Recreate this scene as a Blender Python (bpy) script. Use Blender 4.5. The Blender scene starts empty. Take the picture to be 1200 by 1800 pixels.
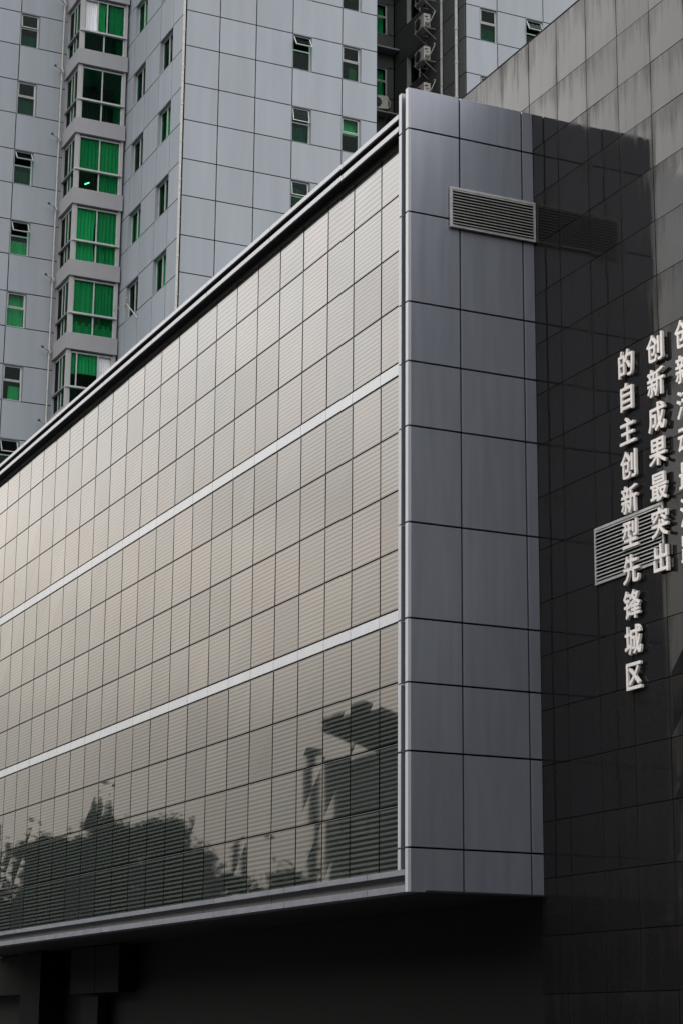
import bpy, math, random
from mathutils import Vector, Matrix, Euler
R = math.radians
S = bpy.context.scene
COL = S.collection
random.seed(11)

# ------------------------------------------------------------------ camera
YAW, PITCH, ROLL, FPX = 0.4316, 0.2507, 0.0087, 3631.1
fw = Vector((-math.cos(YAW)*math.cos(PITCH), math.sin(YAW)*math.cos(PITCH), math.sin(PITCH)))
rt = Vector((math.sin(YAW), math.cos(YAW), 0.0))
up = rt.cross(fw)
c_, s_ = math.cos(ROLL), math.sin(ROLL)
rt2 = rt*c_ + up*s_
up2 = up*c_ - rt*s_
cam_d = bpy.data.cameras.new('camera')
cam = bpy.data.objects.new('camera', cam_d)
COL.objects.link(cam)
M = Matrix((rt2, up2, -fw)).transposed().to_4x4()
M.translation = Vector((28.533, -14.754, 1.6))
cam.matrix_world = M
cam_d.sensor_fit = 'VERTICAL'
cam_d.sensor_height = 36.0
cam_d.lens = 36.0*FPX/1800.0
cam_d.clip_end = 3000
S.camera = cam
S.view_settings.view_transform = 'Standard'
S.view_settings.look = 'None'
S.view_settings.gamma = 1.0
S.view_settings.exposure = 0.0

# ------------------------------------------------------------------ sky and sun (overcast)
SUN = Vector((-0.62, -0.50, 0.62)).normalized()
sun_el = math.asin(SUN.z)
w = bpy.data.worlds.new('World'); S.world = w; w.use_nodes = True
nt = w.node_tree; nt.nodes.clear()
def N(nt, t, **k):
    n = nt.nodes.new(t)
    for a, b in k.items(): setattr(n, a, b)
    return n
sky = N(nt, 'ShaderNodeTexSky', sky_type='NISHITA', sun_disc=False)
sky.sun_elevation = sun_el
sky.sun_rotation = math.atan2(SUN.x, SUN.y)
sky.air_density = 1.5; sky.dust_density = 4.0
hs = N(nt, 'ShaderNodeHueSaturation'); hs.inputs['Saturation'].default_value = 0.25
nt.links.new(sky.outputs[0], hs.inputs['Color'])
tc = N(nt, 'ShaderNodeTexCoord'); sp = N(nt, 'ShaderNodeSeparateXYZ')
nt.links.new(tc.outputs['Generated'], sp.inputs[0])
ramp = N(nt, 'ShaderNodeValToRGB')          # overcast cloud luminance against height
e = ramp.color_ramp.elements
e[0].position = 0.0; e[0].color = (0.235, 0.21, 0.18, 1)
e[1].position = 1.0; e[1].color = (1.12, 1.14, 1.19, 1)
for p_, c in ((0.07, (0.215, 0.20, 0.178, 1)), (0.15, (0.345, 0.32, 0.285, 1)), (0.22, (0.66, 0.61, 0.55, 1)), (0.30, (0.765, 0.745, 0.72, 1)), (0.42, (0.91, 0.91, 0.915, 1))):
    q = e.new(p_); q.color = c
nt.links.new(sp.outputs['Z'], ramp.inputs[0])
mpn = N(nt, 'ShaderNodeMapping'); mpn.inputs['Scale'].default_value = (1.0, 1.0, 3.0)
nz = N(nt, 'ShaderNodeTexNoise'); nz.inputs['Scale'].default_value = 2.2; nz.inputs['Detail'].default_value = 4
nt.links.new(tc.outputs['Generated'], mpn.inputs[0]); nt.links.new(mpn.outputs[0], nz.inputs[0])
mr = N(nt, 'ShaderNodeMapRange'); mr.inputs[1].default_value = 0.3; mr.inputs[2].default_value = 0.7
mr.inputs[3].default_value = 0.80; mr.inputs[4].default_value = 1.20
nt.links.new(nz.outputs[0], mr.inputs[0])
vm = N(nt, 'ShaderNodeVectorMath', operation='SCALE')
nt.links.new(ramp.outputs[0], vm.inputs[0]); nt.links.new(mr.outputs[0], vm.inputs['Scale'])
vk = N(nt, 'ShaderNodeVectorMath', operation='SCALE'); vk.inputs['Scale'].default_value = 31.0
nt.links.new(vm.outputs[0], vk.inputs[0])
mx = N(nt, 'ShaderNodeMix', data_type='RGBA'); mx.inputs[0].default_value = 0.85
nt.links.new(hs.outputs[0], mx.inputs[6]); nt.links.new(vk.outputs[0], mx.inputs[7])
bg = N(nt, 'ShaderNodeBackground'); bg.inputs[1].default_value = 0.10
nt.links.new(mx.outputs[2], bg.inputs[0])
wo = N(nt, 'ShaderNodeOutputWorld'); nt.links.new(bg.outputs[0], wo.inputs[0])
sd = bpy.data.lights.new('sun', 'SUN'); sd.energy = 0.5; sd.angle = R(30); sd.color = (1.0, 0.95, 0.88)
so = bpy.data.objects.new('sun', sd); COL.objects.link(so)
so.rotation_euler = SUN.to_track_quat('Z', 'Y').to_euler(); so.location = (0, -30, 60)

# ------------------------------------------------------------------ materials
MATS = {}
def mat(name, base, rough=0.5, metal=0.0, spec=0.5, ior=1.5):
    if name in MATS: return MATS[name]
    m = bpy.data.materials.new(name); m.use_nodes = True
    b = m.node_tree.nodes['Principled BSDF']
    b.inputs['Base Color'].default_value = (*base, 1)
    b.inputs['Roughness'].default_value = rough
    b.inputs['Metallic'].default_value = metal
    b.inputs['Specular IOR Level'].default_value = spec
    b.inputs['IOR'].default_value = ior
    MATS[name] = m
    return m
def noisy(m, base, amt=0.15, scale=(1, 1, 1), s=3.0, det=5, attr=True, rough=None, bump=0.0):
    """base colour varied by stretched object-space noise and by the per-piece 'tint' attribute"""
    t = m.node_tree; b = t.nodes['Principled BSDF']
    tcn = N(t, 'ShaderNodeTexCoord'); mp = N(t, 'ShaderNodeMapping'); mp.inputs['Scale'].default_value = scale
    t.links.new(tcn.outputs['Object'], mp.inputs[0])
    n = N(t, 'ShaderNodeTexNoise'); n.inputs['Scale'].default_value = s; n.inputs['Detail'].default_value = det
    t.links.new(mp.outputs[0], n.inputs[0])
    r = N(t, 'ShaderNodeMapRange'); r.inputs[1].default_value = 0.3; r.inputs[2].default_value = 0.7
    r.inputs[3].default_value = 1-amt; r.inputs[4].default_value = 1+amt
    t.links.new(n.outputs[0], r.inputs[0])
    v = N(t, 'ShaderNodeVectorMath', operation='SCALE'); v.inputs[0].default_value = base
    t.links.new(r.outputs[0], v.inputs['Scale'])
    out = v.outputs[0]
    if attr:
        a = N(t, 'ShaderNodeAttribute', attribute_name='tint')
        v2 = N(t, 'ShaderNodeVectorMath', operation='MULTIPLY')
        t.links.new(v.outputs[0], v2.inputs[0]); t.links.new(a.outputs['Color'], v2.inputs[1]); out = v2.outputs[0]
    t.links.new(out, b.inputs['Base Color'])
    if rough:
        r2 = N(t, 'ShaderNodeMapRange'); r2.inputs[3].default_value = rough[0]; r2.inputs[4].default_value = rough[1]
        t.links.new(n.outputs[0], r2.inputs[0]); t.links.new(r2.outputs[0], b.inputs['Roughness'])
    if bump:
        bp = N(t, 'ShaderNodeBump'); bp.inputs['Strength'].default_value = bump; bp.inputs['Distance'].default_value = 0.01
        t.links.new(n.outputs[0], bp.inputs['Height']); t.links.new(bp.outputs[0], b.inputs['Normal'])
    return m

M_BLACK = mat('joint_black', (0.006, 0.006, 0.007), 0.8, spec=0.1)
M_DARKMETAL = noisy(mat('dark_soffit_metal', (0.02, 0.02, 0.02), 0.5, spec=0.2), (0.018, 0.018, 0.018), 0.3, attr=False)
M_ALU = noisy(mat('painted_aluminium', (0.3, 0.3, 0.3), 0.34, metal=0.55), (0.212, 0.224, 0.262), 0.06, (4, 4, .3), 2.0, 4, rough=(.30, .42))
M_TRIM = noisy(mat('aluminium_trim', (0.3, 0.3, 0.3), 0.3, metal=0.0, spec=.3), (0.34, 0.35, 0.37), 0.05, (1, 1, .3), 3, 4, rough=(.32, .45))
M_TRIMD = noisy(mat('darker_aluminium_trim', (0.2, 0.2, 0.2), 0.5, spec=.3), (0.14, 0.145, 0.162), 0.14, (1, 1, 1), 3, 5)  # darker grey than the other trim, for bottom fascia and sill
M_BAND = noisy(mat('white_band_metal', (.55, .55, .56), 0.35), (0.40, 0.41, 0.425), 0.05, (1, 1, 1), 3, 3)
M_TOWER = noisy(mat('tower_panel', (.3, .32, .35), 0.55, spec=0.3), (0.262, 0.288, 0.318), 0.055, (1.6, 1.6, .16), 1.5, 8)
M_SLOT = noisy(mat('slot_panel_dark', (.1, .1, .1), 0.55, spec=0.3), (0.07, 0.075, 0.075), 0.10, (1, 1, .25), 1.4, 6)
M_SPAN = noisy(mat('bay_panel', (.3, .3, .32), 0.6, spec=0.3), (0.285, 0.285, 0.30), 0.05, (1, 1, .3), 2, 5)
M_FRAME = noisy(mat('window_frame_white', (.45, .45, .45), 0.5), (0.42, 0.43, 0.43), 0.12, (1, 1, 1), 5, 4, attr=False)
M_GREYFRAME = mat('bay_frame_grey', (.17, .165, .17), 0.5)
M_ROOM = mat('dark_room', (0.025, 0.03, 0.03), 0.9, spec=0.1)
M_PIPE = noisy(mat('pipe_plastic', (.5, .5, .47), 0.5), (0.38, 0.38, 0.36), 0.15, (1, 1, 3), 3, 4, attr=False)
M_ACW = noisy(mat('ac_casing', (.5, .5, .45), 0.5), (0.42, 0.41, 0.37), 0.12, (1, 1, 1), 6, 4, attr=False)
M_STEEL = mat('dull_steel', (.12, .13, .14), 0.5, metal=0.5)
M_LETTER = noisy(mat('letter_metal', (.5, .47, .45), 0.4), (0.64, 0.60, 0.57), 0.06, (1, 1, 1), 9, 4, attr=False)
M_GRILLE = noisy(mat('grille_aluminium', (.3, .3, .3), 0.45, metal=.3), (0.36, 0.36, 0.35), 0.15, (1, 1, 1), 8, 4, attr=False)
M_RAIL = mat('bay_railing', (.05, .075, .07), 0.5)
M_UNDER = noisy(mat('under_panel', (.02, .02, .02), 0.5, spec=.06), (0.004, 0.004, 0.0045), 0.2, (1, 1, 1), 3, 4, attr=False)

def curtain_mat(name, c): 
    m = mat(name, c, 0.9, spec=0.1)
    return noisy(m, c, 0.14, (5, 5, .3), 1.5, 4, attr=False)
M_CUR = curtain_mat('curtain_pale', (.60, .66, .60))
M_CUR2 = curtain_mat('curtain_dull', (.36, .42, .40))
M_CUR3 = curtain_mat('curtain_mid', (.46, .50, .44))
M_CURW = curtain_mat('curtain_white', (.75, .75, .8))
M_CURD = curtain_mat('curtain_dark', (.07, .09, .12))
M_CURB = curtain_mat('curtain_brown', (.30, .18, .15))

def tinted_glass():
    m = bpy.data.materials.new('green_window_glass'); m.use_nodes = True
    t = m.node_tree; t.nodes.clear()
    tr = N(t, 'ShaderNodeBsdfTransparent'); tr.inputs[0].default_value = (0.35, 0.755, 0.57, 1)
    gl = N(t, 'ShaderNodeBsdfGlossy'); gl.inputs['Roughness'].default_value = 0.06
    gl.inputs[0].default_value = (.20, .27, .25, 1)
    fr = N(t, 'ShaderNodeFresnel'); fr.inputs[0].default_value = 1.45
    mixn = N(t, 'ShaderNodeMixShader'); o = N(t, 'ShaderNodeOutputMaterial')
    ge = N(t, 'ShaderNodeNewGeometry'); iv = N(t, 'ShaderNodeMath', operation='SUBTRACT'); iv.inputs[0].default_value = 1.0
    t.links.new(ge.outputs['Backfacing'], iv.inputs[1])
    mu = N(t, 'ShaderNodeMath', operation='MULTIPLY'); t.links.new(fr.outputs[0], mu.inputs[0]); t.links.new(iv.outputs[0], mu.inputs[1])
    t.links.new(mu.outputs[0], mixn.inputs[0]); t.links.new(tr.outputs[0], mixn.inputs[1])
    t.links.new(gl.outputs[0], mixn.inputs[2]); t.links.new(mixn.outputs[0], o.inputs[0])
    return m
M_GLASS = tinted_glass()

def fritted_glass():
    """reflective curtain-wall pane: printed horizontal frit lines under a coated, slightly uneven glass"""
    m = bpy.data.materials.new('striped_reflective_glass'); m.use_nodes = True
    t = m.node_tree; b = t.nodes['Principled BSDF']
    uv = N(t, 'ShaderNodeUVMap', uv_map='UVMap'); sx = N(t, 'ShaderNodeSeparateXYZ')
    t.links.new(uv.outputs[0], sx.inputs[0])
    a = N(t, 'ShaderNodeAttribute', attribute_name='tint'); sa = N(t, 'ShaderNodeSeparateColor')
    t.links.new(a.outputs['Color'], sa.inputs[0])
    mul = N(t, 'ShaderNodeMath', operation='MULTIPLY'); mul.inputs[1].default_value = 1.0
    t.links.new(sx.outputs[1], mul.inputs[0])
    fr = N(t, 'ShaderNodeMath', operation='PINGPONG'); fr.inputs[1].default_value = 0.5
    t.links.new(mul.outputs[0], fr.inputs[0])
    rg = N(t, 'ShaderNodeMapRange', interpolation_type='SMOOTHSTEP')
    rg.inputs[1].default_value = 0.20; rg.inputs[2].default_value = 0.30
    t.links.new(fr.outputs[0], rg.inputs[0])
    mc = N(t, 'ShaderNodeMix', data_type='RGBA')
    mc.inputs[6].default_value = (0.011, 0.008, 0.006, 1); mc.inputs[7].default_value = (0.062, 0.079, 0.074, 1)
    t.links.new(rg.outputs[0], mc.inputs[0])
    # stripe contrast differs from pane to pane
    mc2 = N(t, 'ShaderNodeMix', data_type='RGBA'); mc2.inputs[7].default_value = (0.026, 0.030, 0.029, 1)
    t.links.new(sa.outputs[0], mc2.inputs[0]); t.links.new(mc.outputs[2], mc2.inputs[6])
    t.links.new(mc2.outputs[2], b.inputs['Base Color'])
    tint = N(t, 'ShaderNodeMix', data_type='RGBA')
    tint.inputs[6].default_value = (1.06, 0.945, 0.905, 1); tint.inputs[7].default_value = (0.985, 0.965, 0.93, 1)
    t.links.new(sa.outputs[1], tint.inputs[0])
    vs = N(t, 'ShaderNodeVectorMath', operation='SCALE')
    lt = N(t, 'ShaderNodeMix', data_type='RGBA'); lt.inputs[6].default_value = (0.87, 0.81, 0.76, 1); lt.inputs[7].default_value = (1.10, 1.10, 1.12, 1)
    fd = N(t, 'ShaderNodeMix', data_type='FLOAT'); fd.inputs[3].default_value = 0.55
    t.links.new(sa.outputs[0], fd.inputs[0]); t.links.new(rg.outputs[0], fd.inputs[2]); t.links.new(fd.outputs[0], lt.inputs[0])
    tm = N(t, 'ShaderNodeVectorMath', operation='MULTIPLY'); t.links.new(tint.outputs[2], tm.inputs[0]); t.links.new(lt.outputs[2], tm.inputs[1])
    t.links.new(tm.outputs[0], vs.inputs[0])
    ms = N(t, 'ShaderNodeMapRange'); ms.inputs[3].default_value = 0.74; ms.inputs[4].default_value = 1.0
    t.links.new(sa.outputs[2], ms.inputs[0]); t.links.new(ms.outputs[0], vs.inputs['Scale'])
    t.links.new(vs.outputs[0], b.inputs['Specular Tint'])
    b.inputs['IOR'].default_value = 1.95
    b.inputs['Roughness'].default_value = 0.025
    tcn = N(t, 'ShaderNodeTexCoord'); n = N(t, 'ShaderNodeTexNoise'); n.inputs['Scale'].default_value = 1.3
    n.inputs['Detail'].default_value = 1
    t.links.new(tcn.outputs['Object'], n.inputs[0])
    bp = N(t, 'ShaderNodeBump'); bp.inputs['Strength'].default_value = 0.012; bp.inputs['Distance'].default_value = 0.05
    t.links.new(n.outputs[0], bp.inputs['Height']); t.links.new(bp.outputs[0], b.inputs['Normal'])
    return m
M_PANE = fritted_glass()

def granite():
    m = bpy.data.materials.new('polished_dark_granite'); m.use_nodes = True
    t = m.node_tree; b = t.nodes['Principled BSDF']
    tcn = N(t, 'ShaderNodeTexCoord')
    g = N(t, 'ShaderNodeTexNoise'); g.inputs['Scale'].default_value = 90; g.inputs['Detail'].default_value = 2
    t.links.new(tcn.outputs['Object'], g.inputs[0])
    mp = N(t, 'ShaderNodeMapping'); mp.inputs['Scale'].default_value = (7.0, 1, .55)
    t.links.new(tcn.outputs['Object'], mp.inputs[0])
    n = N(t, 'ShaderNodeTexNoise'); n.inputs['Scale'].default_value = 1.0; n.inputs['Detail'].default_value = 8
    n.inputs['Roughness'].default_value = .62
    t.links.new(mp.outputs[0], n.inputs[0])
    big = N(t, 'ShaderNodeTexNoise'); big.inputs['Scale'].default_value = 1.1; big.inputs['Detail'].default_value = 4
    t.links.new(tcn.outputs['Object'], big.inputs[0])
    uv = N(t, 'ShaderNodeUVMap', uv_map='UVMap'); sx = N(t, 'ShaderNodeSeparateXYZ'); t.links.new(uv.outputs[0], sx.inputs[0])
    # run-off stains hang from the joints: stronger near the top edge and the side edges of each slab
    top = N(t, 'ShaderNodeMapRange'); top.inputs[1].default_value = 0.35; top.inputs[2].default_value = 1.0
    top.inputs[3].default_value = 0.0; top.inputs[4].default_value = 0.26
    t.links.new(sx.outputs[1], top.inputs[0])
    ed = N(t, 'ShaderNodeMath', operation='PINGPONG'); ed.inputs[1].default_value = 0.5
    t.links.new(sx.outputs[0], ed.inputs[0])
    edr = N(t, 'ShaderNodeMapRange'); edr.inputs[1].default_value = 0.0; edr.inputs[2].default_value = 0.14
    edr.inputs[3].default_value = 0.20; edr.inputs[4].default_value = 0.0
    t.links.new(ed.outputs[0], edr.inputs[0])
    s1 = N(t, 'ShaderNodeMath', operation='ADD'); t.links.new(top.outputs[0], s1.inputs[0]); t.links.new(edr.outputs[0], s1.inputs[1])
    s2 = N(t, 'ShaderNodeMath', operation='ADD'); t.links.new(s1.outputs[0], s2.inputs[0]); t.links.new(n.outputs[0], s2.inputs[1])
    st = N(t, 'ShaderNodeMapRange', interpolation_type='SMOOTHSTEP'); st.inputs[1].default_value = 0.50; st.inputs[2].default_value = 0.86
    t.links.new(s2.outputs[0], st.inputs[0])
    bm_ = N(t, 'ShaderNodeMapRange'); bm_.inputs[1].default_value = .35; bm_.inputs[2].default_value = .7
    bm_.inputs[3].default_value = .35; bm_.inputs[4].default_value = 1.0
    t.links.new(big.outputs[0], bm_.inputs[0])
    stm = N(t, 'ShaderNodeMath', operation='MULTIPLY'); t.links.new(st.outputs[0], stm.inputs[0]); t.links.new(bm_.outputs[0], stm.inputs[1])
    base = N(t, 'ShaderNodeMix', data_type='RGBA')
    base.inputs[6].default_value = (0.0095, 0.0095, 0.0098, 1); base.inputs[7].default_value = (0.015, 0.0135, 0.0125, 1)
    t.links.new(stm.outputs[0], base.inputs[0])
    gr = N(t, 'ShaderNodeMapRange'); gr.inputs[1].default_value = .4; gr.inputs[2].default_value = .6
    gr.inputs[3].default_value = .7; gr.inputs[4].default_value = 1.35
    t.links.new(g.outputs[0], gr.inputs[0])
    v = N(t, 'ShaderNodeVectorMath', operation='SCALE'); t.links.new(base.outputs[2], v.inputs[0]); t.links.new(gr.outputs[0], v.inputs['Scale'])
    t.links.new(v.outputs[0], b.inputs['Base Color'])
    a = N(t, 'ShaderNodeAttribute', attribute_name='tint'); sa = N(t, 'ShaderNodeSeparateColor'); t.links.new(a.outputs['Color'], sa.inputs[0])
    sp1 = N(t, 'ShaderNodeMapRange'); sp1.inputs[3].default_value = 0.14; sp1.inputs[4].default_value = 0.045
    t.links.new(stm.outputs[0], sp1.inputs[0])
    spm = N(t, 'ShaderNodeMath', operation='MULTIPLY'); t.links.new(sp1.outputs[0], spm.inputs[0]); t.links.new(sa.outputs[0], spm.inputs[1])
    t.links.new(spm.outputs[0], b.inputs['Specular IOR Level'])
    rr = N(t, 'ShaderNodeMapRange'); rr.inputs[3].default_value = 0.035; rr.inputs[4].default_value = 0.22
    t.links.new(stm.outputs[0], rr.inputs[0]); t.links.new(rr.outputs[0], b.inputs['Roughness'])
    return m
M_GRANITE = granite()

# ------------------------------------------------------------------ mesh building
class MB:
    def __init__(s): s.v = []; s.f = []; s.m = []; s.t = []; s.uv = []
    def face(s, pts, mi=0, tint=(1, 1, 1), uv=None):
        i = len(s.v); s.v += [tuple(p) for p in pts]; s.f.append(tuple(range(i, i+len(pts))))
        s.m.append(mi); s.t.append(tint); s.uv.append(uv or [(0, 0)]*len(pts))
    def box(s, x0, x1, y0, y1, z0, z1, mi=0, tint=(1, 1, 1), front=None):
        if x0 > x1: x0, x1 = x1, x0
        if y0 > y1: y0, y1 = y1, y0
        if z0 > z1: z0, z1 = z1, z0
        i = len(s.v)
        s.v += [(x0,y0,z0),(x1,y0,z0),(x1,y1,z0),(x0,y1,z0),(x0,y0,z1),(x1,y0,z1),(x1,y1,z1),(x0,y1,z1)]
        for q in ((0,3,2,1),(4,5,6,7),(0,1,5,4),(1,2,6,5),(2,3,7,6),(3,0,4,7)):
            s.f.append(tuple(i+k for k in q)); s.m.append(mi); s.t.append(tint); s.uv.append([(0,0),(1,0),(1,1),(0,1)])
    def bar(s, a, b, r, mi=0, n=8, r2=None, tint=(1, 1, 1)):
        a = Vector(a); b = Vector(b); d = (b-a).normalized(); r2 = r if r2 is None else r2
        u = d.orthogonal().normalized(); w_ = d.cross(u); i = len(s.v)
        for c, rr in ((a, r), (b, r2)):
            for k in range(n):
                t = 2*math.pi*k/n; s.v.append(tuple(c + u*math.cos(t)*rr + w_*math.sin(t)*rr))
        for k in range(n):
            s.f.append((i+k, i+(k+1) % n, i+n+(k+1) % n, i+n+k))
        s.f.append(tuple(i+k for k in reversed(range(n)))); s.f.append(tuple(i+n+k for k in range(n)))
        for _ in range(n+2): s.m.append(mi); s.t.append(tint); s.uv.append(None)
    def build(s, name, mats, parent=None, off=(0, 0, 0), bevel=0.0, smooth=False):
        me = bpy.data.meshes.new(name)
        ox, oy, oz = off
        me.from_pydata([(x-ox, y-oy, z-oz) for x, y, z in s.v], [], s.f)
        mats = mats if isinstance(mats, (list, tuple)) else [mats]
        for m in mats: me.materials.append(m)
        me.polygons.foreach_set('material_index', s.m)
        ca = me.color_attributes.new('tint', 'FLOAT_COLOR', 'CORNER')
        ul = me.uv_layers.new(name='UVMap')
        ci = []; uu = []
        for f, t, q in zip(s.f, s.t, s.uv):
            for k in range(len(f)):
                ci += [t[0], t[1], t[2], 1.0]; uu += list(q[k]) if q else [0, 0]
        ca.data.foreach_set('color', ci); ul.data.foreach_set('uv', uu)
        if smooth: me.polygons.foreach_set('use_smooth', [True]*len(s.f))
        me.update()
        o = bpy.data.objects.new(name, me); COL.objects.link(o)
        if parent: o.parent = parent
        else: o.location = off
        if bevel:
            b = o.modifiers.new('bevel', 'BEVEL'); b.width = bevel; b.segments = 2; b.limit_method = 'ANGLE'
        return o
def empty(name, loc, label, cat, group=None):
    o = bpy.data.objects.new(name, None); COL.objects.link(o); o.location = loc
    o['label'] = label; o['category'] = cat
    if group: o['group'] = group
    return o
def tag(o, label, cat, group=None):
    o['label'] = label; o['category'] = cat
    if group: o['group'] = group
    return o
def tv(a=0.06):
    k = 1+random.uniform(-a, a); return (k*(1+random.uniform(-.01, .01)), k, k*(1+random.uniform(-.012, .012)))

# ------------------------------------------------------------------ ground and street
M_ASPH = noisy(mat('asphalt', (.05, .05, .05), .85), (.035, .035, .036), .25, (1, 1, 1), 14, 6, attr=False)
M_PAVE = noisy(mat('paving', (.2, .2, .2), .8), (.05, .05, .048), .2, (1, 1, 1), 2, 6, attr=False)
M_PAINT = mat('road_paint', (.7, .7, .68), .6)
g = MB(); g.face([(-1500,-1500,-.13),(1500,-1500,-.13),(1500,1500,-.13),(-1500,1500,-.13)])
g.build('ground', M_ASPH)['kind'] = 'structure'
g = MB(); g.box(-140, 90, -10.5, 60, -.126, 0); g.build('pavement', M_PAVE, bevel=.02)['kind'] = 'structure'
g = MB()
for k in range(-30, 20): g.face([(k*5, -20.1, -.122), (k*5+2.4, -20.1, -.122), (k*5+2.4, -19.95, -.122), (k*5, -19.95, -.122)])
g.build('road_marking', M_PAINT)['kind'] = 'structure'

# ------------------------------------------------------------------ glazed box building
YF, YW, ZB, ZT = -0.45, 1.947, 3.814, 17.159
box = empty('glazed_building', (-15, 0.9, 0), 'glazed box building with striped reflective panes and grey metal end wall above a dark undercroft', 'building')
BO = (-15, 0.9, 0)
GY = -0.25; GS = (14.754+GY)/14.754      # glass plane, 0.2 m behind the fascia face
ZR = [16.75, 15.768, 14.747, 13.745, 12.726, 12.490, 11.494, 10.489, 9.478, 8.469, 8.252, 7.253, 6.268, 5.266, 4.170]
ZR = [1.6+(z-1.6)*GS for z in ZR]
X0, PW = 28.533+(-1.936-28.533)*GS, 1.125*GS
XS = [-0.34, X0+PW] + [X0-PW*k for k in range(0, 26)]
panes = []
for j in range(len(ZR)-1):
    if j in (4, 9): continue
    for i in range(len(XS)-1):
        panes.append((i, j))
def pane(mb, i, j):
    xr, xl = XS[i]-.02, XS[i+1]+.02; zt, zb = ZR[j]-.018, ZR[j+1]+.016
    rs = random.Random(i*101+j*7+3)
    fade = rs.random()**3*.5
    tint = (fade, rs.random(), rs.random())
    dy = [rs.uniform(-.0022, .0022) for _ in range(4)]
    n = max(1, round((ZR[j]-ZR[j+1])/.084)); n = 12
    # stripes count in v; a plain margin stays at top and bottom of each pane
    v0, v1 = -.12, n+.02
    if j == 0: v1 = 9.0
    mb.face([(xl, GY+dy[0], zb), (xr, GY+dy[1], zb), (xr, GY+dy[2], zt), (xl, GY+dy[3], zt)], 0, tint, [(0, v0), (1, v0), (1, v1), (0, v1)])
    for a, b in (((xl, zb), (xr, zb)), ((xr, zb), (xr, zt)), ((xr, zt), (xl, zt)), ((xl, zt), (xl, zb))):
        mb.face([(a[0], GY+.002, a[1]), (a[0], GY+.03, a[1]), (b[0], GY+.03, b[1]), (b[0], GY+.002, b[1])], 1, tint)
panes.sort(key=lambda p: p[0])
for (i, j) in panes[:100]:
    mb = MB(); pane(mb, i, j)
    mb.build('glass_pane', [M_PANE, M_BLACK], box, BO)
mb = MB()
for (i, j) in panes[100:]: pane(mb, i, j)
rest = mb.build('glass_pane', [M_PANE, M_BLACK], box, BO); rest['kind'] = 'stuff'
for j in (4, 9):
    mb = MB()
    for i in range(len(XS)-1):
        mb.box(XS[i+1]+.006, XS[i]-.006, GY-.012, GY+.028, ZR[j+1]+.014, ZR[j]-.022, 0, tv(.03))
    mb.build('spandrel_band', M_BAND, box, BO, bevel=.003)
mb = MB(); mb.box(-30.3, -.252, GY+.032, GY+.075, 4.16, 16.9); mb.build('mullion_backing', M_BLACK, box, BO)
# thin transom caps under each pane row catch the light
mb = MB()
for j in range(1, len(ZR)-1):
    mb.box(-30.2, -.36, GY+.006, GY+.031, ZR[j]-.017, ZR[j]-.006)
mb.build('transom', mat('transom_grey', (.07, .07, .075), .4), box, BO)
# top fascia: two light strips with a dark channel between, soffit behind
def strips(name, x0, dx, zlist, yb, recess, last):
    mb = MB()
    xs = [last]; k = 0
    while xs[-1] > -30: xs.append(x0-dx*k); k += 1
    for (za, zb) in zlist:
        for a, b in zip(xs[:-1], xs[1:]):
            mb.box(b+.008, a-.008, YF, YF+.035, za, zb, 0, tv(.05))
    return mb
mb = strips('top', -2.6, 3.34, ((16.735, 16.822), (16.508, 16.602)), 0, 0, -.36)
mb.build('top_fascia', M_TRIM, box, BO, bevel=.003)
mb = MB()
mb.box(-30, -.36, YF+.02, YF+.13, 16.737, 16.80)
mb.box(-30, -.36, YF+.13, YF+.16, 16.5, 16.82)
mb.box(-30, -.36, YF+.02, YF+.13, 16.51, 16.60)
k = 0
for k in range(9):
    x = -2.6-3.34*k; mb.box(x-.006, x+.006, YF+.1, YF+.132, 16.61, 16.73)
mb.box(-30, -.36, YF+.16, GY+.03, 16.512, 16.6)
mb.box(-30, -.36, GY-.012, GY+.03, 16.43, 16.513)
mb.build('soffit', M_DARKMETAL, box, BO)
# bottom sill and lower strip
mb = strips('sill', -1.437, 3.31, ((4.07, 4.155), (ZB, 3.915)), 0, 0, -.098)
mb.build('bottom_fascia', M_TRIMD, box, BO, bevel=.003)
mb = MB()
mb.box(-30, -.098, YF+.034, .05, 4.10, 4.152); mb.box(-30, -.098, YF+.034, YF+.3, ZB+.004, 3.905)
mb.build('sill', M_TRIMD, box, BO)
mb = MB()
xs = [-.098]+[-2.36-3.31*k for k in range(9)]
for a, b in zip(xs[:-1], xs[1:]): mb.box(b+.008, a-.008, YF+.16, YF+.19, 3.90, 4.10, 0, tv(.05))
mb.build('recess_panel', mat('recess_grey', (.16, .16, .165), .5), box, BO)
# corner fin and corner frame, side cladding
ZJ = [17.159, 16.419, 14.926, 13.350, 12.326, 11.227, 9.626, 8.067, 7.046, 5.969, 4.485, ZB]
fin = MB(); frm = MB(); side = MB()
G = .015
for a, b in zip(ZJ[:-1], ZJ[1:]):
    zt = a-(G if a != ZT else 0); zb = b+(G if b != ZB else 0)
    fin.box(-.352, -.255, YF, GY+.03, max(zb, 4.158), zt, 0, tv(.03)); fin.box(-.2548, -.252, YF+.004, GY+.03, max(zb, 4.158), zt, 1)  # darker plate paints the gap's shade onto the fin side
    t = tv(.04)
    frm.box(-.097, -.002, YF, YF+.05, zb, zt, 0, t)
    frm.box(-.097, -.045, YF+.05, .0, zb, zt, 1, t)  # black inner side: shade of the narrow gap put into the colour
    ys = [YF, .520, 1.726, YW-.006]
    for q in range(3):
        y0 = ys[q]+(G if q else .0); y1 = ys[q+1]-(G if q < 2 else 0)
        if q == 0: y0 = YF+.0515
        side.box(-.04, 0, y0, y1, zb, zt, 0, tv(.045))
    frm.box(-.002, 0, YF, YF+.05, zb, zt, 0, t)
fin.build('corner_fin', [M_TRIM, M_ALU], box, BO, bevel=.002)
frm.build('corner_frame', [M_TRIM, M_BLACK], box, BO)
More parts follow.
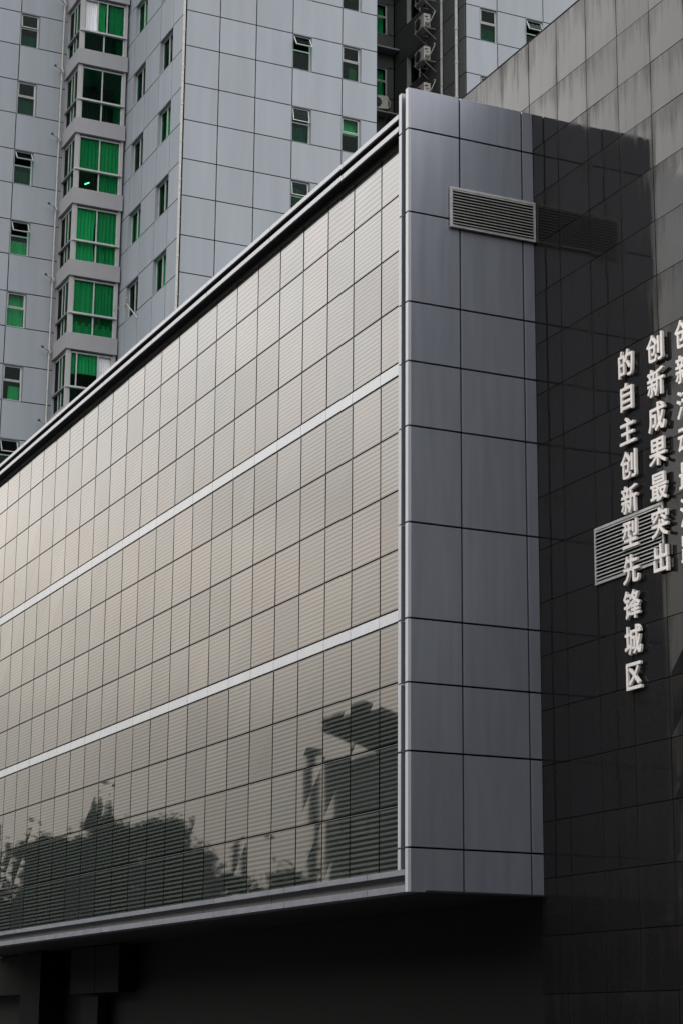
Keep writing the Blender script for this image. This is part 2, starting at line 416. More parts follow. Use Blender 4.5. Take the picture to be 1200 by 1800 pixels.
side.build('end_cladding', M_ALU, box, BO, bevel=.003)
mb = MB()
mb.box(-.30, -.255, -.02, .03, 4.16, 17.1); mb.box(-.25, -.05, -.2, -.15, 4.16, 17.1)
mb.box(-.14, -.045, -.44+.05, YW-.01, ZB+.03, 17.152)
mb.box(-30, -.14, .08, YW+.5, ZB+.03, 16.72); mb.box(-30, -.14, -.3, YW+.5, 16.85, 16.9)
mb.build('core_wall', M_BLACK, box, BO)
mb = MB()
for k in range(12):
    mb.box(-29.9+2.5*k, -29.9+2.5*(k+1)-.015, YF+.3, YW-.02, ZB+.005, ZB+.025)
mb.build('underside', M_DARKMETAL, box, BO)

def grille(name, plane, u0, u1, z0, z1, n, parent, off, proud=.03):
    """aluminium louvre: plane 'x' = on the end wall (u is Y), 'y' = on the stone wall (u is X)"""
    f = MB(); s = MB(); bt = .045
    def bx(mb, a, b, d0, d1, z0_, z1_):
        if plane == 'x': mb.box(d0, d1, a, b, z0_, z1_)
        else: mb.box(a, b, YW-d1, YW-d0, z0_, z1_)
    bx(f, u0, u1, -.01, proud, z0, z0+bt); bx(f, u0, u1, -.01, proud, z1-bt, z1)
    bx(f, u0, u0+bt, -.01, proud, z0+bt, z1-bt); bx(f, u1-bt, u1, -.01, proud, z0+bt, z1-bt)
    o = f.build(name, M_GRILLE, parent, off, bevel=.004)
    h = (z1-z0-2*bt)/n
    for k in range(n):
        zc = z0+bt+h*(k+.5)
        a0, a1 = u0+bt, u1-bt
        # sloping blade
        p = [(-.02, zc+h*.45), (.020, zc-h*.12), (.020, zc-h*.24), (-.02, zc+h*.33)]
        for side_ in range(4):
            q0, q1 = p[side_], p[(side_+1) % 4]
            pts = []
            for (u, q) in ((a0, q0), (a1, q0), (a1, q1), (a0, q1)):
                pts.append((q[0], u, q[1]) if plane == 'x' else (u, YW-q[0], q[1]))
            s.face(pts)
    s.build('slats', M_GRILLE, o, off)
    b = MB()
    bx(b, u0+.02, u1-.02, -.03, -.021, z0+.02, z1-.02)
    b.build('grille_backing', M_BLACK, o, off)
    return o
# the end-wall louvre stands proud of the cladding
gx = grille('louvre_vent', 'x', .305, 1.94, 14.765, 15.485, 12, box, BO, .035)
for o in [gx]+list(gx.children): o.location.x += .038
# undercroft below the box
mb = MB()
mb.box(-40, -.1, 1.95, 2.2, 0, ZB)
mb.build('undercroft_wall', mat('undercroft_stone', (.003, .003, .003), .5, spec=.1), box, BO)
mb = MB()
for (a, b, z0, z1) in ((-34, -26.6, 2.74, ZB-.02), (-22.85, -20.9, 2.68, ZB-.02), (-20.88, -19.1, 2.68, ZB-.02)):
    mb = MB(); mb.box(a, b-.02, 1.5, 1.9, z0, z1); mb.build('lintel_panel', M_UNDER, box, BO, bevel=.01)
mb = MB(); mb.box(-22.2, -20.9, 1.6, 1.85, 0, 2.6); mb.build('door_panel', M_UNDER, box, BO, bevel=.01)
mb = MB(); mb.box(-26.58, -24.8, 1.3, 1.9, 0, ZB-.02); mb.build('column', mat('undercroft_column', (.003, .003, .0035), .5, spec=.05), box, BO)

# ------------------------------------------------------------------ stone-clad building
sb = empty('stone_building', (10, 6, 0), 'dark polished granite building behind the glazed box, wall streaked with rain stains', 'building')
SO = (10, 6, 0)
mb = MB()
zs = [18.552]+[17.365-.8845*k for k in range(0, 20)]
zs = [z for z in zs if z > .3]+[0.0]
xv = [-.105+.94*k for k in range(0, 44)]
xl = [-.105-.955*k for k in range(0, 14)]
def slab(x0, x1, z0, z1, gl=.007, gr=.007):
    rs = random.uniform
    dy = [rs(-.003, .003) for _ in range(4)]
    k = rs(.88, 1.08)
    a, b, c, d = x0+gl, x1-gr, z0+.006, z1-.006
    mb.face([(a, YW+dy[0], c), (b, YW+dy[1], c), (b, YW+dy[2], d), (a, YW+dy[3], d)], 0, (k, k, k), [(0, 0), (1, 0), (1, 1), (0, 1)])
    for (p, q) in (((a, c), (b, c)), ((b, c), (b, d)), ((b, d), (a, d)), ((a, d), (a, c))):
        mb.face([(p[0], YW+.0025, p[1]), (p[0], YW+.03, p[1]), (q[0], YW+.03, q[1]), (q[0], YW+.0025, q[1])], 1)
for j in range(len(zs)-1):
    for i in range(len(xv)-1): slab(xv[i], xv[i+1], zs[j+1], zs[j], (.014 if i == 0 else .007))
    if j < 2:
        for i in range(len(xl)-1): slab(xl[i+1], xl[i], zs[j+1] if j == 0 else 16.5, zs[j], .005, .012 if i == 0 else .005)
mb.box(-13, 41, YW-.005, YW+.35, 18.553, 18.575, 1)
mb.build('granite_cladding', [M_GRANITE, M_BLACK], sb, SO)
mb = MB(); mb.box(-13, 41, YW+.031, 14, 0, 18.54); mb.build('wall_core', M_BLACK, sb, SO)
g2 = grille('louvre_vent', 'y', 1.755, 3.68, 8.47, 9.375, 14, sb, SO, .02)
for o in [g2]+list(g2.children): o.location.y -= .02

# raised Chinese characters, each fixed to the wall on its own
def char(ch, x, z, label, size=.465):
    cu = bpy.data.curves.new('sign_character', 'FONT'); cu.body = ch; cu.size = size
    cu.align_x = 'CENTER'; cu.offset = .0; cu.extrude = .020; cu.bevel_depth = 0; cu.resolution_u = 3
    t = bpy.data.objects.new('tmp', cu); COL.objects.link(t)
    bpy.context.view_layer.update()
    me = bpy.data.meshes.new_from_object(t.evaluated_get(bpy.context.evaluated_depsgraph_get()))
    bpy.data.objects.remove(t)
    vx = [v.co.x for v in me.vertices]; vy = [v.co.y for v in me.vertices]
    if not vx: return
    cx, cy = (min(vx)+max(vx))/2, (min(vy)+max(vy))/2
    for v in me.vertices: v.co.x -= cx; v.co.y -= cy
    me.name = 'sign_character'
    base = [(tuple(v.co)) for v in me.vertices]; fs = [tuple(p.vertices) for p in me.polygons]
    vv = []; ff = []
    for q, (dx, dy) in enumerate(((0, 0), (.0075, .004), (-.0075, -.004), (.004, -.0075), (-.004, .0075))):
        n0 = len(vv); dz = .0004*q
        vv += [(a+dx, b+dy, c+dz) for a, b, c in base]; ff += [tuple(i+n0 for i in f) for f in fs]
    me = bpy.data.meshes.new('sign_character'); me.from_pydata(vv, [], ff); me.update()
    me.materials.clear(); me.materials.append(M_LETTER)
    for p in me.polygons: p.material_index = 0
    o = bpy.data.objects.new('sign_character', me); COL.objects.link(o)
    o.rotation_euler = (R(90), 0, 0); o.location = (x, YW-.065, z)
    tag(o, label, 'sign character', 'raised metal Chinese characters on the granite wall')
    for (dx, dz) in ((-.11, .10), (.11, -.10)):
        pins = MB(); pins.bar((dx, dz, -.02), (dx, dz, -.075), .008, 0, 6); pins.build('fixing_pin', M_STEEL, o)
ordn = ['first', 'second', 'third', 'fourth', 'fifth', 'sixth', 'seventh', 'eighth', 'ninth', 'lowest']
for cx, txt, nm in ((2.895, '的自主创新型先锋城区', 'leftmost, longest'), (3.70, '创新成果最突出', 'middle'), (4.46, '创新活动最活跃', 'rightmost, cut-off')):
    for k, ch in enumerate(txt):
        char(ch, cx-.045, 11.765-.542*k, f'raised pale metal character {ch}, {ordn[k]} from the top in the {nm} column')

# ------------------------------------------------------------------ apartment tower
XA, YB, XC, XBY, YBY, YE, XFF = -35.7, 8.5, -43.9, -42.1, 6.43, 19.91, -41.93
tower = empty('apartment_tower', (-45, 15, 0), 'tall grey panel-clad apartment tower with green glass bay windows behind the glazed box', 'building')
TO = (-45, 15, 0)
WT = lambda n: 31.98+2.905*n
FL = range(-6, 7)
GP = .019
def clad(axis, plane, solid, win, z_lo=None, vis=(), name='wall_panels', m=None):
    """axis 'x': face at X=plane, u=Y; axis 'y': face at Y=plane (outward -Y), u=X. win = (breaks, window spans)"""
    mb = MB()
    def put(u0, u1, z0, z1, t):
        g0 = GP
        if axis == 'x':
            mb.box(plane-.03, plane, u0+g0, u1-g0, z0+GP, z1-GP, 0, t); mb.box(plane-.22, plane-.03, u0, u1, z0, z1, 1)
        else:
            mb.box(u0+g0, u1-g0, plane, plane+.03, z0+GP, z1-GP, 0, t); mb.box(u0, u1, plane+.03, plane+.22, z0, z1, 1)
    brk, spans = win
    for n in FL:
        wt = WT(n); wb = wt-1.40
        for a, b in zip(solid[:-1], solid[1:]): put(a, b, wt, wt+1.505, tv(.035))
        for a, b in zip(brk[:-1], brk[1:]):
            is_w = any(abs(a-s0) < .02 and abs(b-s1) < .02 for s0, s1 in spans)
            if is_w and n in vis: continue
            put(a, b, wb, wt, tv(.035))
    return mb.build(name, [m or M_TOWER, M_BLACK], tower, TO)
VIS = (-3, -2, -1, 0, 1, 2, 3)
clad('x', XA, [8.5, 9.8, 11.23, 12.69, 14.7, 16.14], ([8.5, 9.8, 11.23, 12.69, 13.45, 14.7, 15.46, 16.14], [(12.69, 13.45), (14.7, 15.46)]), vis=VIS)
clad('y', YB, [-43.9, -41.5, -40.1, -38.5, -37.1, -35.73], ([-43.9, -41.5, -40.1, -38.5, -37.1, -35.73], [(-41.5, -40.1), (-38.5, -37.1)]), vis=VIS)
clad('x', XC, [1.0, 2.5, 4.58, 6.6], ([1.0, 2.5, 4.58, 5.34, 6.6], [(4.58, 5.34)]), vis=VIS)
clad('x', XA, [19.94, 21.33, 23.4, 25.4, 27.4, 29.4], ([19.94, 20.57, 21.33, 22.62, 23.38, 25.4, 27.4, 29.4], [(20.57, 21.33), (22.62, 23.38)]), vis=(2, 3))
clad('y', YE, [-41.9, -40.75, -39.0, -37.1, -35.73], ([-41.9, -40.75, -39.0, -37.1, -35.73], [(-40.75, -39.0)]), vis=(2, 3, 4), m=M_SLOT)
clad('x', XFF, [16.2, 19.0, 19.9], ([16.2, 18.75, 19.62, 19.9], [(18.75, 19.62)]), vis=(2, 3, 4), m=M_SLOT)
mb = MB()
mb.box(-41.9, -35.75, 16.12, 16.14, 14, 51, 1); mb.box(-60, -43.9, .98, 1.0, 14, 51)
mb.box(-60.2, -60, 1, 30, 10, 51); mb.box(-60, -35.7, 29.4, 29.6, 10, 51)
mb.box(-60, -43.7, 1.0, 29.5, 50.8, 51.2); mb.box(-43.7, -35.6, 8.4, 16.2, 50.8, 51.2); mb.box(-43.7, -35.6, 19.8, 29.5, 50.8, 51.2); mb.box(-43.7, -41.8, 16.2, 19.8, 50.8, 51.2)
mb.box(-60, -43.9, 1.1, 29.4, 0, 14.5); mb.box(-43.9, -35.8, 8.6, 29.4, 0, 14.5)
mb.build('rear_walls', [M_TOWER, M_BLACK], tower, TO)
mb = MB()
for b in ((-59, -45.4, 2, 29), (-45.4, -37.0, 9.9, 14.9), (-45.4, -43.2, 14.9, 21.3), (-43.2, -37.0, 21.3, 29)):
    mb.box(*b, 14, 50.7)
mb.build('interior_core', M_ROOM, tower, TO)

def wavy(w, z0, z1, y, amp=.025, n=26, seed=0, pull=0.0):
    """a hanging curtain: folds across the width, optionally gathered to one side lower down"""
    mb = MB(); rs = random.Random(seed); ph = rs.uniform(0, 6); fr = rs.uniform(9, 14)
    rows = 7
    P = [[None]*(n+1) for _ in range(rows+1)]
    for r_ in range(rows+1):
        tz = r_/rows
        for i in range(n+1):
            u = i/n
            uu = u*(1-pull*tz*(1-tz)*2.2)
            P[r_][i] = (uu*w, y+amp*(.4+.6*tz)*math.sin(ph+u*fr*3+math.sin(u*5+ph)), z1+(z0-z1)*tz)
    for r_ in range(rows):
        for i in range(n): mb.face([P[r_+1][i], P[r_+1][i+1], P[r_][i+1], P[r_][i]])
    return mb
def frame_mb(mb, x0, x1, z0, z1, y0, y1, t):
    mb.box(x0, x1, y0, y1, z0, z0+t); mb.box(x0, x1, y0, y1, z1-t, z1)
    mb.box(x0, x0+t, y0, y1, z0+t, z1-t); mb.box(x1-t, x1, y0, y1, z0+t, z1-t)
def window(kind, loc, face, w=.76, h=1.40, tilt=0.0, cur=None, curmat=None, seed=0):
    """local frame: x along the wall, -y outwards, origin at the top left of the opening"""
    f = MB(); d = .09
    if kind == 'awning':
        frame_mb(f, 0.01, w-.01, -h+.01, -.01, d, d+.06, .045); f.box(.055, w-.055, d, d+.055, -.635, -.585)
    else:
        frame_mb(f, 0.01, w-.01, -h+.01, -.01, d+.04, d+.1, .05); f.box(w/2-.025, w/2+.025, d+.035, d+.095, -h+.06, -.06)
    # reveal lining
    L = .012; dd = .22
    f.box(0, L, 0.0, dd, -h, 0, 1); f.box(w-L, w, 0.0, dd, -h, 0, 1); f.box(L, w-L, 0.0, dd, -L, 0, 1); f.box(L, w-L, 0, dd, -h, -h+L, 1)
    o = f.build('window', [M_FRAME, M_TOWER], tower)
    o.location = (loc[0]-TO[0], loc[1]-TO[1], loc[2]-TO[2])
    if face == 'x': o.rotation_euler = (0, 0, R(90))
    if kind == 'awning':
        p = MB(); p.box(.055, w-.055, d+.025, d+.033, -h+.055, -.635); p.build('pane', M_GLASS, o)
        s = MB(); frame_mb(s, 0.0, w-.11, -.54, 0, -.02, .02, .028); s.box(.028, w-.138, -.004, .004, -.512, -.028, 1)
        so_ = s.build('sash', [M_FRAME, M_GLASS], o)
        so_.location = (.055, d-.002, -.045); so_.rotation_euler = (-R(tilt), 0, 0)
    else:
        p = MB(); p.box(.06, w/2-.025, d+.06, d+.068, -h+.06, -.06); p.box(w/2+.025, w-.06, d+.07, d+.078, -h+.06, -.06); p.build('pane', M_GLASS, o)
    if cur:
        a, b, z0, z1 = cur
        c = wavy(b-a, -h*z0-.02, -h*z1-.05, .30, seed=seed)
        co = c.build('curtain', curmat or M_CUR, o, smooth=True); co.location = (a, 0, 0)
    return o
fl = [WT(n) for n in range(-3, 4)]     # window heads, low to high
# front face, two columns
for n, tilt1, c1, m1, tilt2, c2, m2 in ((3, 0, (.1, .7, .95, .6), M_CUR, 0, (.05, .7, .3, 0), M_CURD), (2, 32, None, None, 0, (.4, .72, 1, .5), M_CURB),
                                        (1, 12, (.05, .7, 1, .45), M_CURD, 0, (.03, .73, .42, 0), M_CUR), (0, 8, (.03, .5, 1, .1), M_CURD, 0, None, None)):
    window('awning', (XA, 12.69, WT(n)), 'x', tilt=tilt1, cur=c1, curmat=m1, seed=n)
    window('awning', (XA, 14.70, WT(n)), 'x', tilt=tilt2, cur=c2, curmat=m2, seed=n+9)
for n, tilt, c, m_ in ((3, 6, (.1, .7, 1, .55), M_CURD), (2, 0, (.03, .73, 1, .45), M_CURD), (1, 40, (.1, .72, 1, .5), M_CURD),
                       (0, 32, (.03, .72, 1, .5), M_CUR), (-1, 0, (.03, .72, 1, .0), M_CUR), (-2, 0, (.3, .72, 1, .5), M_CUR), (-3, 25, None, None)):
    window('awning', (XC, 4.58, WT(n)), 'x', tilt=tilt, cur=c, curmat=m_, seed=n+30)
for n in VIS:
    window('slider', (-38.5, YB, WT(n)), 'y', w=1.4, cur=(.06, 1.34, 1, 0) if n in (1, -1, 0) else (.1, .8, 1, 0), curmat=M_CUR if n in (1, -1) else M_CURD, seed=n+50)
    window('slider', (-41.5, YB, WT(n)), 'y', w=1.4, cur=(.06, 1.3, 1, 0) if n in (0, 1, 3) else (.5, 1.3, 1, .2), curmat=M_CUR if n in (3, 0) else M_CURD, seed=n+70)
for n in (2, 3):
    window('awning', (XA, 20.57, WT(n)), 'x', cur=(.03, .73, 1, .5), curmat=M_CURD, seed=n+80)
    window('awning', (XA, 22.62, WT(n)), 'x', tilt=28 if n == 3 else 0, seed=n+90)
for n in (2, 3, 4):
    window('slider', (-40.75, YE, WT(n)), 'y', w=1.75, seed=n+95)
    window('awning', (XFF, 18.75, WT(n)), 'x', w=.87, cur=(.2, .8, 1, 0), curmat=M_CUR, seed=n+99)

# bay windows stacked in the inner corner
def bay(k, spec):
    z0 = 38.15+2.905*k; zs_ = z0+.63; zr = zs_+.82; zt = z0+2.905
    xf, y0, y1 = XBY, YBY, 8.44
    root = (xf, y0, z0)
    mb = MB()
    mb.box(XC+.02, xf, y0, y1, z0, zs_, 0, tv(.03))                       # spandrel
    mb.box(XC, xf-.10, y0+.10, y1-.02, zs_, zs_+.03, 1)
    # posts
    mb.box(xf-.26, xf-.09, y0+.08, y0+.22, zs_, zt, 0, (1.25, 1.25, 1.2))
    mb.box(xf-.25, xf-.09, y1-.13, y1-.03, zs_, zt, 0, (1.2, 1.2, 1.2))
    mb.box(XC+.02, XC+.12, y0+.05, y0+.14, zs_, zt, 0, (1.1, 1.1, 1.1))
    o = mb.build('bay_window', [M_SPAN, M_DARKMETAL], tower, root); o.location = Vector(root)-Vector(TO)
    f = MB(); a, b = y0+.22, y1-.13; xm = xf-.17
    f.box(xm-.03, xm+.03, a, b, zt-.11, zt-.05); f.box(xm-.03, xm+.03, a, b, zs_+.01, zs_+.06)
    f.box(xm-.03, xf-.03, y0+.06, b+.07, zr-.035, zr+.035)
    muls = spec.get('muls', (.5,))
    for m_ in muls: f.box(xm-.03, xm+.03, a+(b-a)*m_-.022, a+(b-a)*m_+.022, zr+.035, zt-.11)
    f.box(xm-.03, xm+.03, (a+b)/2-.025, (a+b)/2+.025, zs_+.06, zr-.035)
    for q in (a, b-.05): f.box(xm-.03, xm+.03, q, q+.05, zs_+.06, zt-.11)
    # side
    ym = y0+.15; c, d = XC+.12, xf-.26
    f.box(c, d, ym-.03, ym+.03, zt-.11, zt-.05); f.box(c, d, ym-.03, ym+.03, zs_+.01, zs_+.06); f.box(c-.02, d, y0+.04, ym+.03, zr-.035, zr+.035, 1)
    for m_ in (.38, .62): f.box(c+(d-c)*m_-.02, c+(d-c)*m_+.02, ym-.03, ym+.03, zs_+.06, zt-.11)
    f.build('window_frame', [M_FRAME, M_GREYFRAME], o, root)
    gl = MB()
    edges = [0]+list(muls)+[1]
    for q in range(len(edges)-1):
        if q in spec.get('open', ()): continue
        gl.box(xm-.005, xm+.005, a+(b-a)*edges[q], a+(b-a)*edges[q+1], zr, zt-.1)
    gl.box(xm-.008, xm+.008, a, b, zs_+.05, zr-.03)
    gl.box(c, d, ym-.005, ym+.005, zs_+.05, zt-.1)
    gl.build('pane', M_GLASS, o, root)
    if spec.get('rail', True):
        r_ = MB(); xr_ = xm-.10
        n = 18
        for i in range(n): r_.bar((xr_, a+(b-a)*(i+.5)/n, zs_+.05), (xr_, a+(b-a)*(i+.5)/n, zr-.06), .008, 0, 5)
        r_.bar((xr_, a, zr-.06), (xr_, b, zr-.06), .016, 0, 6)
        r_.build('railing', M_RAIL, o, root)
    for i, (u0, u1, zz0, zz1, m_, pull) in enumerate(spec.get('cur', ())):
        cw = wavy((b-a)*(u1-u0), zz0, zz1, 0, .03, 26, seed=k*7+i, pull=pull)
        for q in range(len(cw.v)):
            x_, y_, z_ = cw.v[q]; cw.v[q] = (-.24-y_, a-y0+(b-a)*u0+x_, z_)
        cw.build('curtain', m_, o, smooth=True)
    if 'lamp' in spec:
        l = MB(); l.bar((xm-.25, a+.38, zr-.44), (xm-.25, a+.56, zr-.34), .022, 0, 8)
        lm = mat('lit_tube', (1, 1, 1)); lm.node_tree.nodes['Principled BSDF'].inputs['Emission Color'].default_value = (.5, 1, .8, 1)
        lm.node_tree.nodes['Principled BSDF'].inputs['Emission Strength'].default_value = 6
        l.build('ceiling_lamp', lm, o, root)
SZ, RZ, TZ = .63, 1.45, 2.80       # local heights: sill, rail, head
bay(1, {'cur': [(0, 1, RZ, TZ, M_CURD, 0)]})
bay(0, {'muls': (.33, .56), 'open': (0,), 'cur': [(.05, .33, RZ, TZ, M_CURW, .1), (.33, .56, RZ, TZ, M_CUR, .25), (.62, 1, RZ, TZ, M_CUR2, .1)]})
bay(-1, {'cur': []})
bay(-2, {'cur': [(0, .5, RZ+.02, TZ, M_CUR2, 0), (.5, 1, RZ+.02, TZ, M_CUR3, 0), (.55, 1, SZ, RZ, M_CUR2, 0)], 'lamp': 1})
bay(-3, {'rail': False, 'cur': [(0, .5, SZ, TZ, M_CUR, .15), (.5, 1, SZ, TZ, M_CUR3, .05)]})
bay(-4, {'cur': [(0, .5, RZ, TZ, M_CUR3, 0), (.5, 1, RZ, TZ, M_CUR2, 0), (0, 1, SZ, RZ-.3, M_CUR2, 0), (0, 1, RZ-.42, RZ-.02, M_CURB, 0)]})
bay(-5, {'muls': (.16, .66), 'open': (2,), 'cur': [(0, .14, RZ+.55, TZ, M_CUR, 0), (.16, .66, RZ+.6, TZ, M_CUR, 0), (.68, 1, RZ+.35, TZ, M_CURW, 0)]})
bay(-6, {'cur': [(0, 1, RZ, TZ, M_CURD, 0)]})

# pipes, brackets, ledges
def pipe(x, y, z0, z1, r=.045, step=1.45, dx=.0, dy=.1):
    mb = MB(); mb.bar((x, y, z0), (x, y, z1), r, 0, 10)
    z = z0+.6
    while z < z1: mb.bar((x, y, z-.03), (x, y, z+.03), r*1.3, 0, 10); z += step
    return mb
pipe(XA+.02, YB-.09, 14.6, 50.5, .043).build('drainpipe', M_PIPE, tower, TO, smooth=False)
mb = pipe(XC+.10, 6.30, 14.6, 50.5, .036)
mb.build('drainpipe', M_PIPE, tower, TO)
for n in range(-3, 5):
    z = WT(n)+.72
    b_ = MB(); b_.bar((XC+.10, 6.30, z-.03), (XC+.30, 6.16, z-.02), .022, 0, 6); b_.bar((XC+.30, 6.16, z-.02), (XC+.32, 5.98, z+.06), .03, 0, 6)
    b_.box(XC+.05, XC+.15, 6.24, 6.36, z-.08, z+.03); b_.bar((XC+.32, 6.0, z+.05), (XC+.33, 5.92, z+.08), .05, 1, 8)
    b_.build('overflow_spout', [M_PIPE, M_STEEL], tower, TO)
pipe(-36.25, YE-.10, 14.6, 50.5, .065).build('drainpipe', M_PIPE, tower, TO)
pipe(-37.50, YE-.10, 14.6, 50.5, .05, 1.2).build('drainpipe', M_PIPE, tower, TO)
for n in range(-2, 5):
    z = WT(n)+.62
    mb = MB(); mb.box(XFF, XFF+.5, 18.0, 19.9, z, z+.06, 0); mb.build('ledge', M_TOWER, tower, TO)

# air conditioners on brackets in the slot
def ac(loc, label, rot=0.0, group='air conditioner units hung in the tower slot'):
    o = empty('air_conditioner', loc, label, 'air conditioner', group)
    b = MB(); b.box(-.40, .40, -.15, .15, 0, .56); bo = b.build('casing', M_ACW, o, bevel=.012)
    g_ = MB()
    for k in range(9):
        r_ = .045+.022*k
        for q in range(24):
            t0, t1 = 2*math.pi*q/24, 2*math.pi*(q+1)/24
            g_.bar((-.1+r_*math.cos(t0), -.165, .28+r_*math.sin(t0)), (-.1+r_*math.cos(t1), -.165, .28+r_*math.sin(t1)), .003, 0, 4)
    g_.build('fan_grille', M_STEEL, o)
    fb = MB(); fb.bar((-.1, -.152, .28), (-.1, -.156, .28), .235, 0, 24); fb.build('fan_opening', M_BLACK, o)
    lb = MB(); lb.box(.401, .404, -.10, .02, .40, .46); lb.box(.401, .404, -.06, .06, .30, .33); lb.box(.401, .43, -.10, .08, .05, .17, 1); lb.build('valve_cover', [M_BLACK, M_STEEL], o)
    br = MB()
    for x in (-.34, .36):
        br.bar((x, -.2, -.02), (x, .42, -.02), .018, 0, 4); br.bar((x, -.18, -.03), (x, .42, -.45), .016, 0, 4)
    br.build('bracket', M_GRILLE, o)
    h = MB(); pts = [(.42, .0, .12), (.50, .1, .2), (.56, .2, .45), (.50, .3, .65), (.35, .36, .8), (.1, .40, .86)]
    for p, q in zip(pts[:-1], pts[1:]): h.bar(p, q, .02, 0, 6)
    h.build('refrigerant_hose', M_PIPE, o)
    o.rotation_euler = (0, 0, rot)
    return o
for z, t in ((41.95, 'highest'), (40.72, 'second highest'), (39.30, 'largest looking, second lowest'), (37.72, 'lowest, half hidden behind the end wall')):
    ac((-38.45, YE-.45, z), f'white air conditioner, {t} in the tower slot')
ac((XFF+.32, 19.02, 38.55), 'white air conditioner on the ledge under the green curtained window of the slot', R(75))
# aerial on the side wall
an = empty('tv_antenna', (-40.1, YB-.05, 27.6), 'small bent television aerial fixed outside the lowest side window of the tower', 'antenna')
mb = MB()
P0 = Vector((-40.0, YB-.02, 27.35)); P1 = Vector((-40.45, YB-.32, 28.02)); P2 = Vector((-41.0, YB-.62, 27.85))
mb.bar(P0, P1, .022, 0, 6); mb.bar(P1, P2, .014, 0, 6)
for k in range(8):
    c = P1.lerp(P2, k/7); d = Vector((.10, -.10, .20-.015*k)); mb.bar(c-d*.5, c+d*.5, .008, 0, 4)
mb.bar(P1+Vector((-.15, 0, -.18)), P1+Vector((.18, -.05, .16)), .03, 0, 6)
mb.build('aerial_boom', M_PIPE, an, (-40.1, YB-.05, 27.6))

# ------------------------------------------------------------------ what the glass and the granite mirror
def leafmat(name, c):
    m = mat(name, c, .7, spec=.2); return noisy(m, c, .45, (1, 1, 1), .6, 4)
M_LEAF = leafmat('foliage_dark', (.010, .015, .010)); M_LEAF2 = leafmat('foliage_olive', (.030, .030, .016))
M_BARK = noisy(mat('bark', (.08, .06, .05), .9), (.08, .065, .05), .3, (4, 4, 1), 4, 5, attr=False)
def leaves(mb, c, rad, n, size, rs):
    for _ in range(n):
        p = Vector((rs.gauss(0, .52), rs.gauss(0, .52), rs.gauss(0, .52)))
        q = Vector(c)+Vector((p.x*rad[0], p.y*rad[1], p.z*rad[2]))
        a = Vector((rs.uniform(-1, 1), rs.uniform(-1, 1), rs.uniform(-1, 1))).normalized()
        b_ = a.orthogonal().normalized()*size*rs.uniform(.5, 1.1); a = a*size*rs.uniform(.4, 1.5); k = rs.uniform(.6, 1.5)
        mb.face([q-a, q-b_*.6, q+a, q+b_*.6], 0, (k, k, k))
def tree(x, y, h, r, label, cat='tree', conif=False, seed=0, m=None, cb=.3):
    rs = random.Random(seed)
    o = empty('tree', (x, y, 0), label, cat, 'trees mirrored in the glass facade')
    t = MB(); t.bar((0, 0, -.1), (rs.uniform(-.2, .2), 0, h*.6), .05*r+.12, 0, 8, .05)
    cl = []
    if conif:
        t.bar((0, 0, h*.5), (0, 0, h*.98), .08, 0, 6, .02)
        n = 12
        for k in range(n):
            u = k/(n-1); cl.append((rs.uniform(-.1, .1)*r, rs.uniform(-.1, .1)*r, h*(cb+(1-cb)*u), r*(1-u*.85)*rs.uniform(.8, 1.1), h*(1-cb)/n*.8))
    else:
        for k in range(30):
            a = rs.uniform(0, 6.28); rr = r*rs.uniform(.1, .85); zc = h*rs.uniform(cb+.1, .95)
            s_c = r*rs.uniform(.25, .45); zc = min(zc, h-s_c)
            cx, cy = rr*math.cos(a), rr*math.sin(a)
            cl.append((cx, cy, zc, s_c, s_c*.8)); t.bar((0, 0, h*.4), (cx, cy, zc), .07, 0, 5, .02)
    t.build('trunk', M_BARK, o)
    c = MB()
    for (cx, cy, cz, a, b_) in cl: leaves(c, (cx, cy, cz), (a, a, b_), int(520 if not conif else 200), .17, rs)
    c.build('crown', m or M_LEAF, o)
TT = [(-15.1, 10.9, 1.3, False, 'rounded tree mirrored at the left end of the dark group in the lower glass'),
      (-16.2, 11.4, 1.6, False, 'second tree from the left in the mirrored dark group'),
      (-17.9, 12.5, 1.2, False, 'narrow tree whose crown stands highest in the mirrored group'),
      (-19.4, 12.3, 1.6, False, 'round crowned tree mirrored right of the highest crown'),
      (-21.3, 12.4, 1.6, False, 'tall tree mirrored at the right shoulder of the group'),
      (-22.9, 11.2, 1.5, False, 'olive tree mirrored where the group slopes down'),
      (-24.3, 10.6, 1.3, False, 'smallest tree mirrored at the right end of the group'),
      (-12.75, 11.2, .32, True, 'thin cypress mirrored at the left edge of the glass'),
      (-13.35, 10.1, .22, True, 'thinnest cypress mirrored beside the edge cypress'),
      (-25.85, 10.8, .45, True, 'small cone shaped tree mirrored alone right of the group'),
      (-18.1, 12.4, .7, True, 'pointed conifer tip poking from the mirrored group near its highest crown'),
      (-23.2, 11.7, .6, True, 'short conifer tip at the right slope of the mirrored group'),
      (-28.5, 10.1, 1.2, False, 'low bushy tree mirrored left of the slim tower'),
      (-30.5, 9.7, 1.2, False, 'low tree mirrored under the slim tower')]
for i, (y, h, r, cf, lb) in enumerate(TT):
    tree(-70, y, h, r, lb, conif=cf, seed=i+1, m=M_LEAF2 if i in (5, 12) else M_LEAF, cb=.3 if cf else .45)
rs = random.Random(5); mb = MB()
y = -4.0
while y > -62:
    h = rs.uniform(8.5, 9.3); leaves(mb, (-71+rs.uniform(-1, 1), y, h*.5), (1.6, 1.7, h*.45), 1500, .30, rs); y -= 1.5
mb.box(-73.5, -73, -62, -4, 0, 8.2)
wd = mb.build('distant_trees', M_LEAF); wd['kind'] = 'stuff'; wd['label'] = 'dark belt of low trees mirrored along the bottom of the glass'; wd['category'] = 'trees'

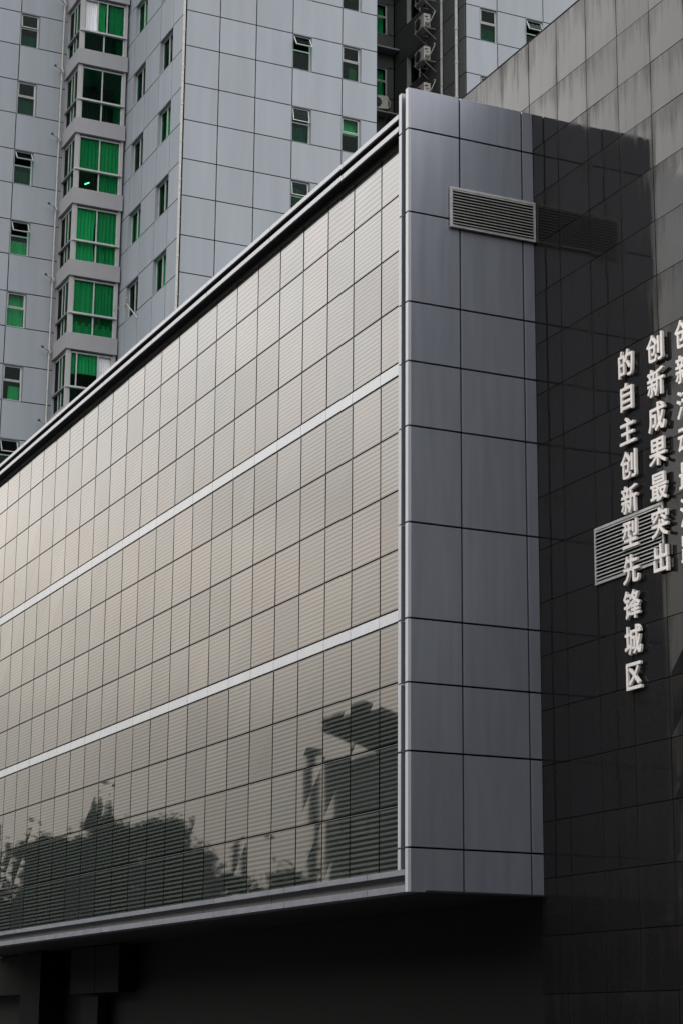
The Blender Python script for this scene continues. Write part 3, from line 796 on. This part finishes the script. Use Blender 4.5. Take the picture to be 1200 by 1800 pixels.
M_CONC = noisy(mat('far_block_wall', (.10, .095, .09), .8), (.02, .019, .018), .2, (1, 1, 1), .6, 4)
M_WIN = mat('far_block_window', (.01, .012, .014), .15)
def block(name, x0, x1, y0, y1, h, label, nfl=None, wmat=None, canopy=False):
    o = empty(name, ((x0+x1)/2, (y0+y1)/2, 0), label, 'building'); of = ((x0+x1)/2, (y0+y1)/2, 0)
    b = MB(); b.box(x0, x1, y0, y1, -.1, h); b.box(x0-.25, x1+.25, y0-.25, y1+.25, h+.003, h+.4); b.build('wall', wmat or M_CONC, o, of)
    wn = MB(); z = 1.2
    while z < h-1.8:
        for (a, b_, fx) in ((y0, y1, x0-.05), (y0, y1, x1+.01), (x0, x1, None), (x0, x1, 0)):
            n = int((b_-a)/3)
            for k in range(n):
                u = a+(b_-a)*(k+.5)/n-.75
                if a == y0 and b_ == y1 and fx is not None and fx != 0: wn.box(fx, fx+.04, u, u+1.5, z, z+1.4)
                elif fx is None: wn.box(u, u+1.5, y0-.05, y0-.01, z, z+1.4)
                else: wn.box(u, u+1.5, y1+.01, y1+.05, z, z+1.4)
        z += 3.1
    wn.build('window_rows', M_WIN, o, of)
    if canopy:
        c = MB(); n = 10
        for k in range(n):
            t0, t1 = k/n, (k+1)/n
            za, zb_ = h+.9+1.3*t0**.6, h+.9+1.3*t1**.6
            ya, yb_ = y1-2.6+3.4*t0, y1-2.6+3.4*t1
            c.face([(x0, ya, za), (x1+1, ya, za), (x1+1, yb_, zb_), (x0, yb_, zb_)]); 
            c.face([(x0, ya, za+.5), (x0, yb_, zb_+.5), (x1+1, yb_, zb_+.5), (x1+1, ya, za+.5)])
            c.face([(x1+1, ya, za), (x1+1, ya, za+.5), (x1+1, yb_, zb_+.5), (x1+1, yb_, zb_)])
        c.box(x0, x1, y0, y1-2.4, h+.41, h+1.6); c.build('roof_canopy', M_CONC, o, of)
    return o
block('office_block', -90, -83, -56, -39.9, 18.4, 'dark block with a curved roof canopy mirrored at the right of the lower glass', canopy=True)
block('slim_tower', -90, -89.4, -38.7, -38.25, 18.9, 'slim dark tower mirrored left of the block with the curved canopy')
block('tall_block', -90, -84, -95, -61.2, 28.0, 'tall dark block mirrored low in the granite beside the characters')
block('sky_blocker', -34, 62, -50, -34, 15.0, 'long plain unseen block added across the street to cut off low sky light')  # unseen, added so less low sky light reaches the facade
block('sky_blocker', 58, 74, -30, 30, 26.0, 'tall plain unseen block added behind the viewer to shade the metal end wall')  # unseen, added to keep sky light off the end wall
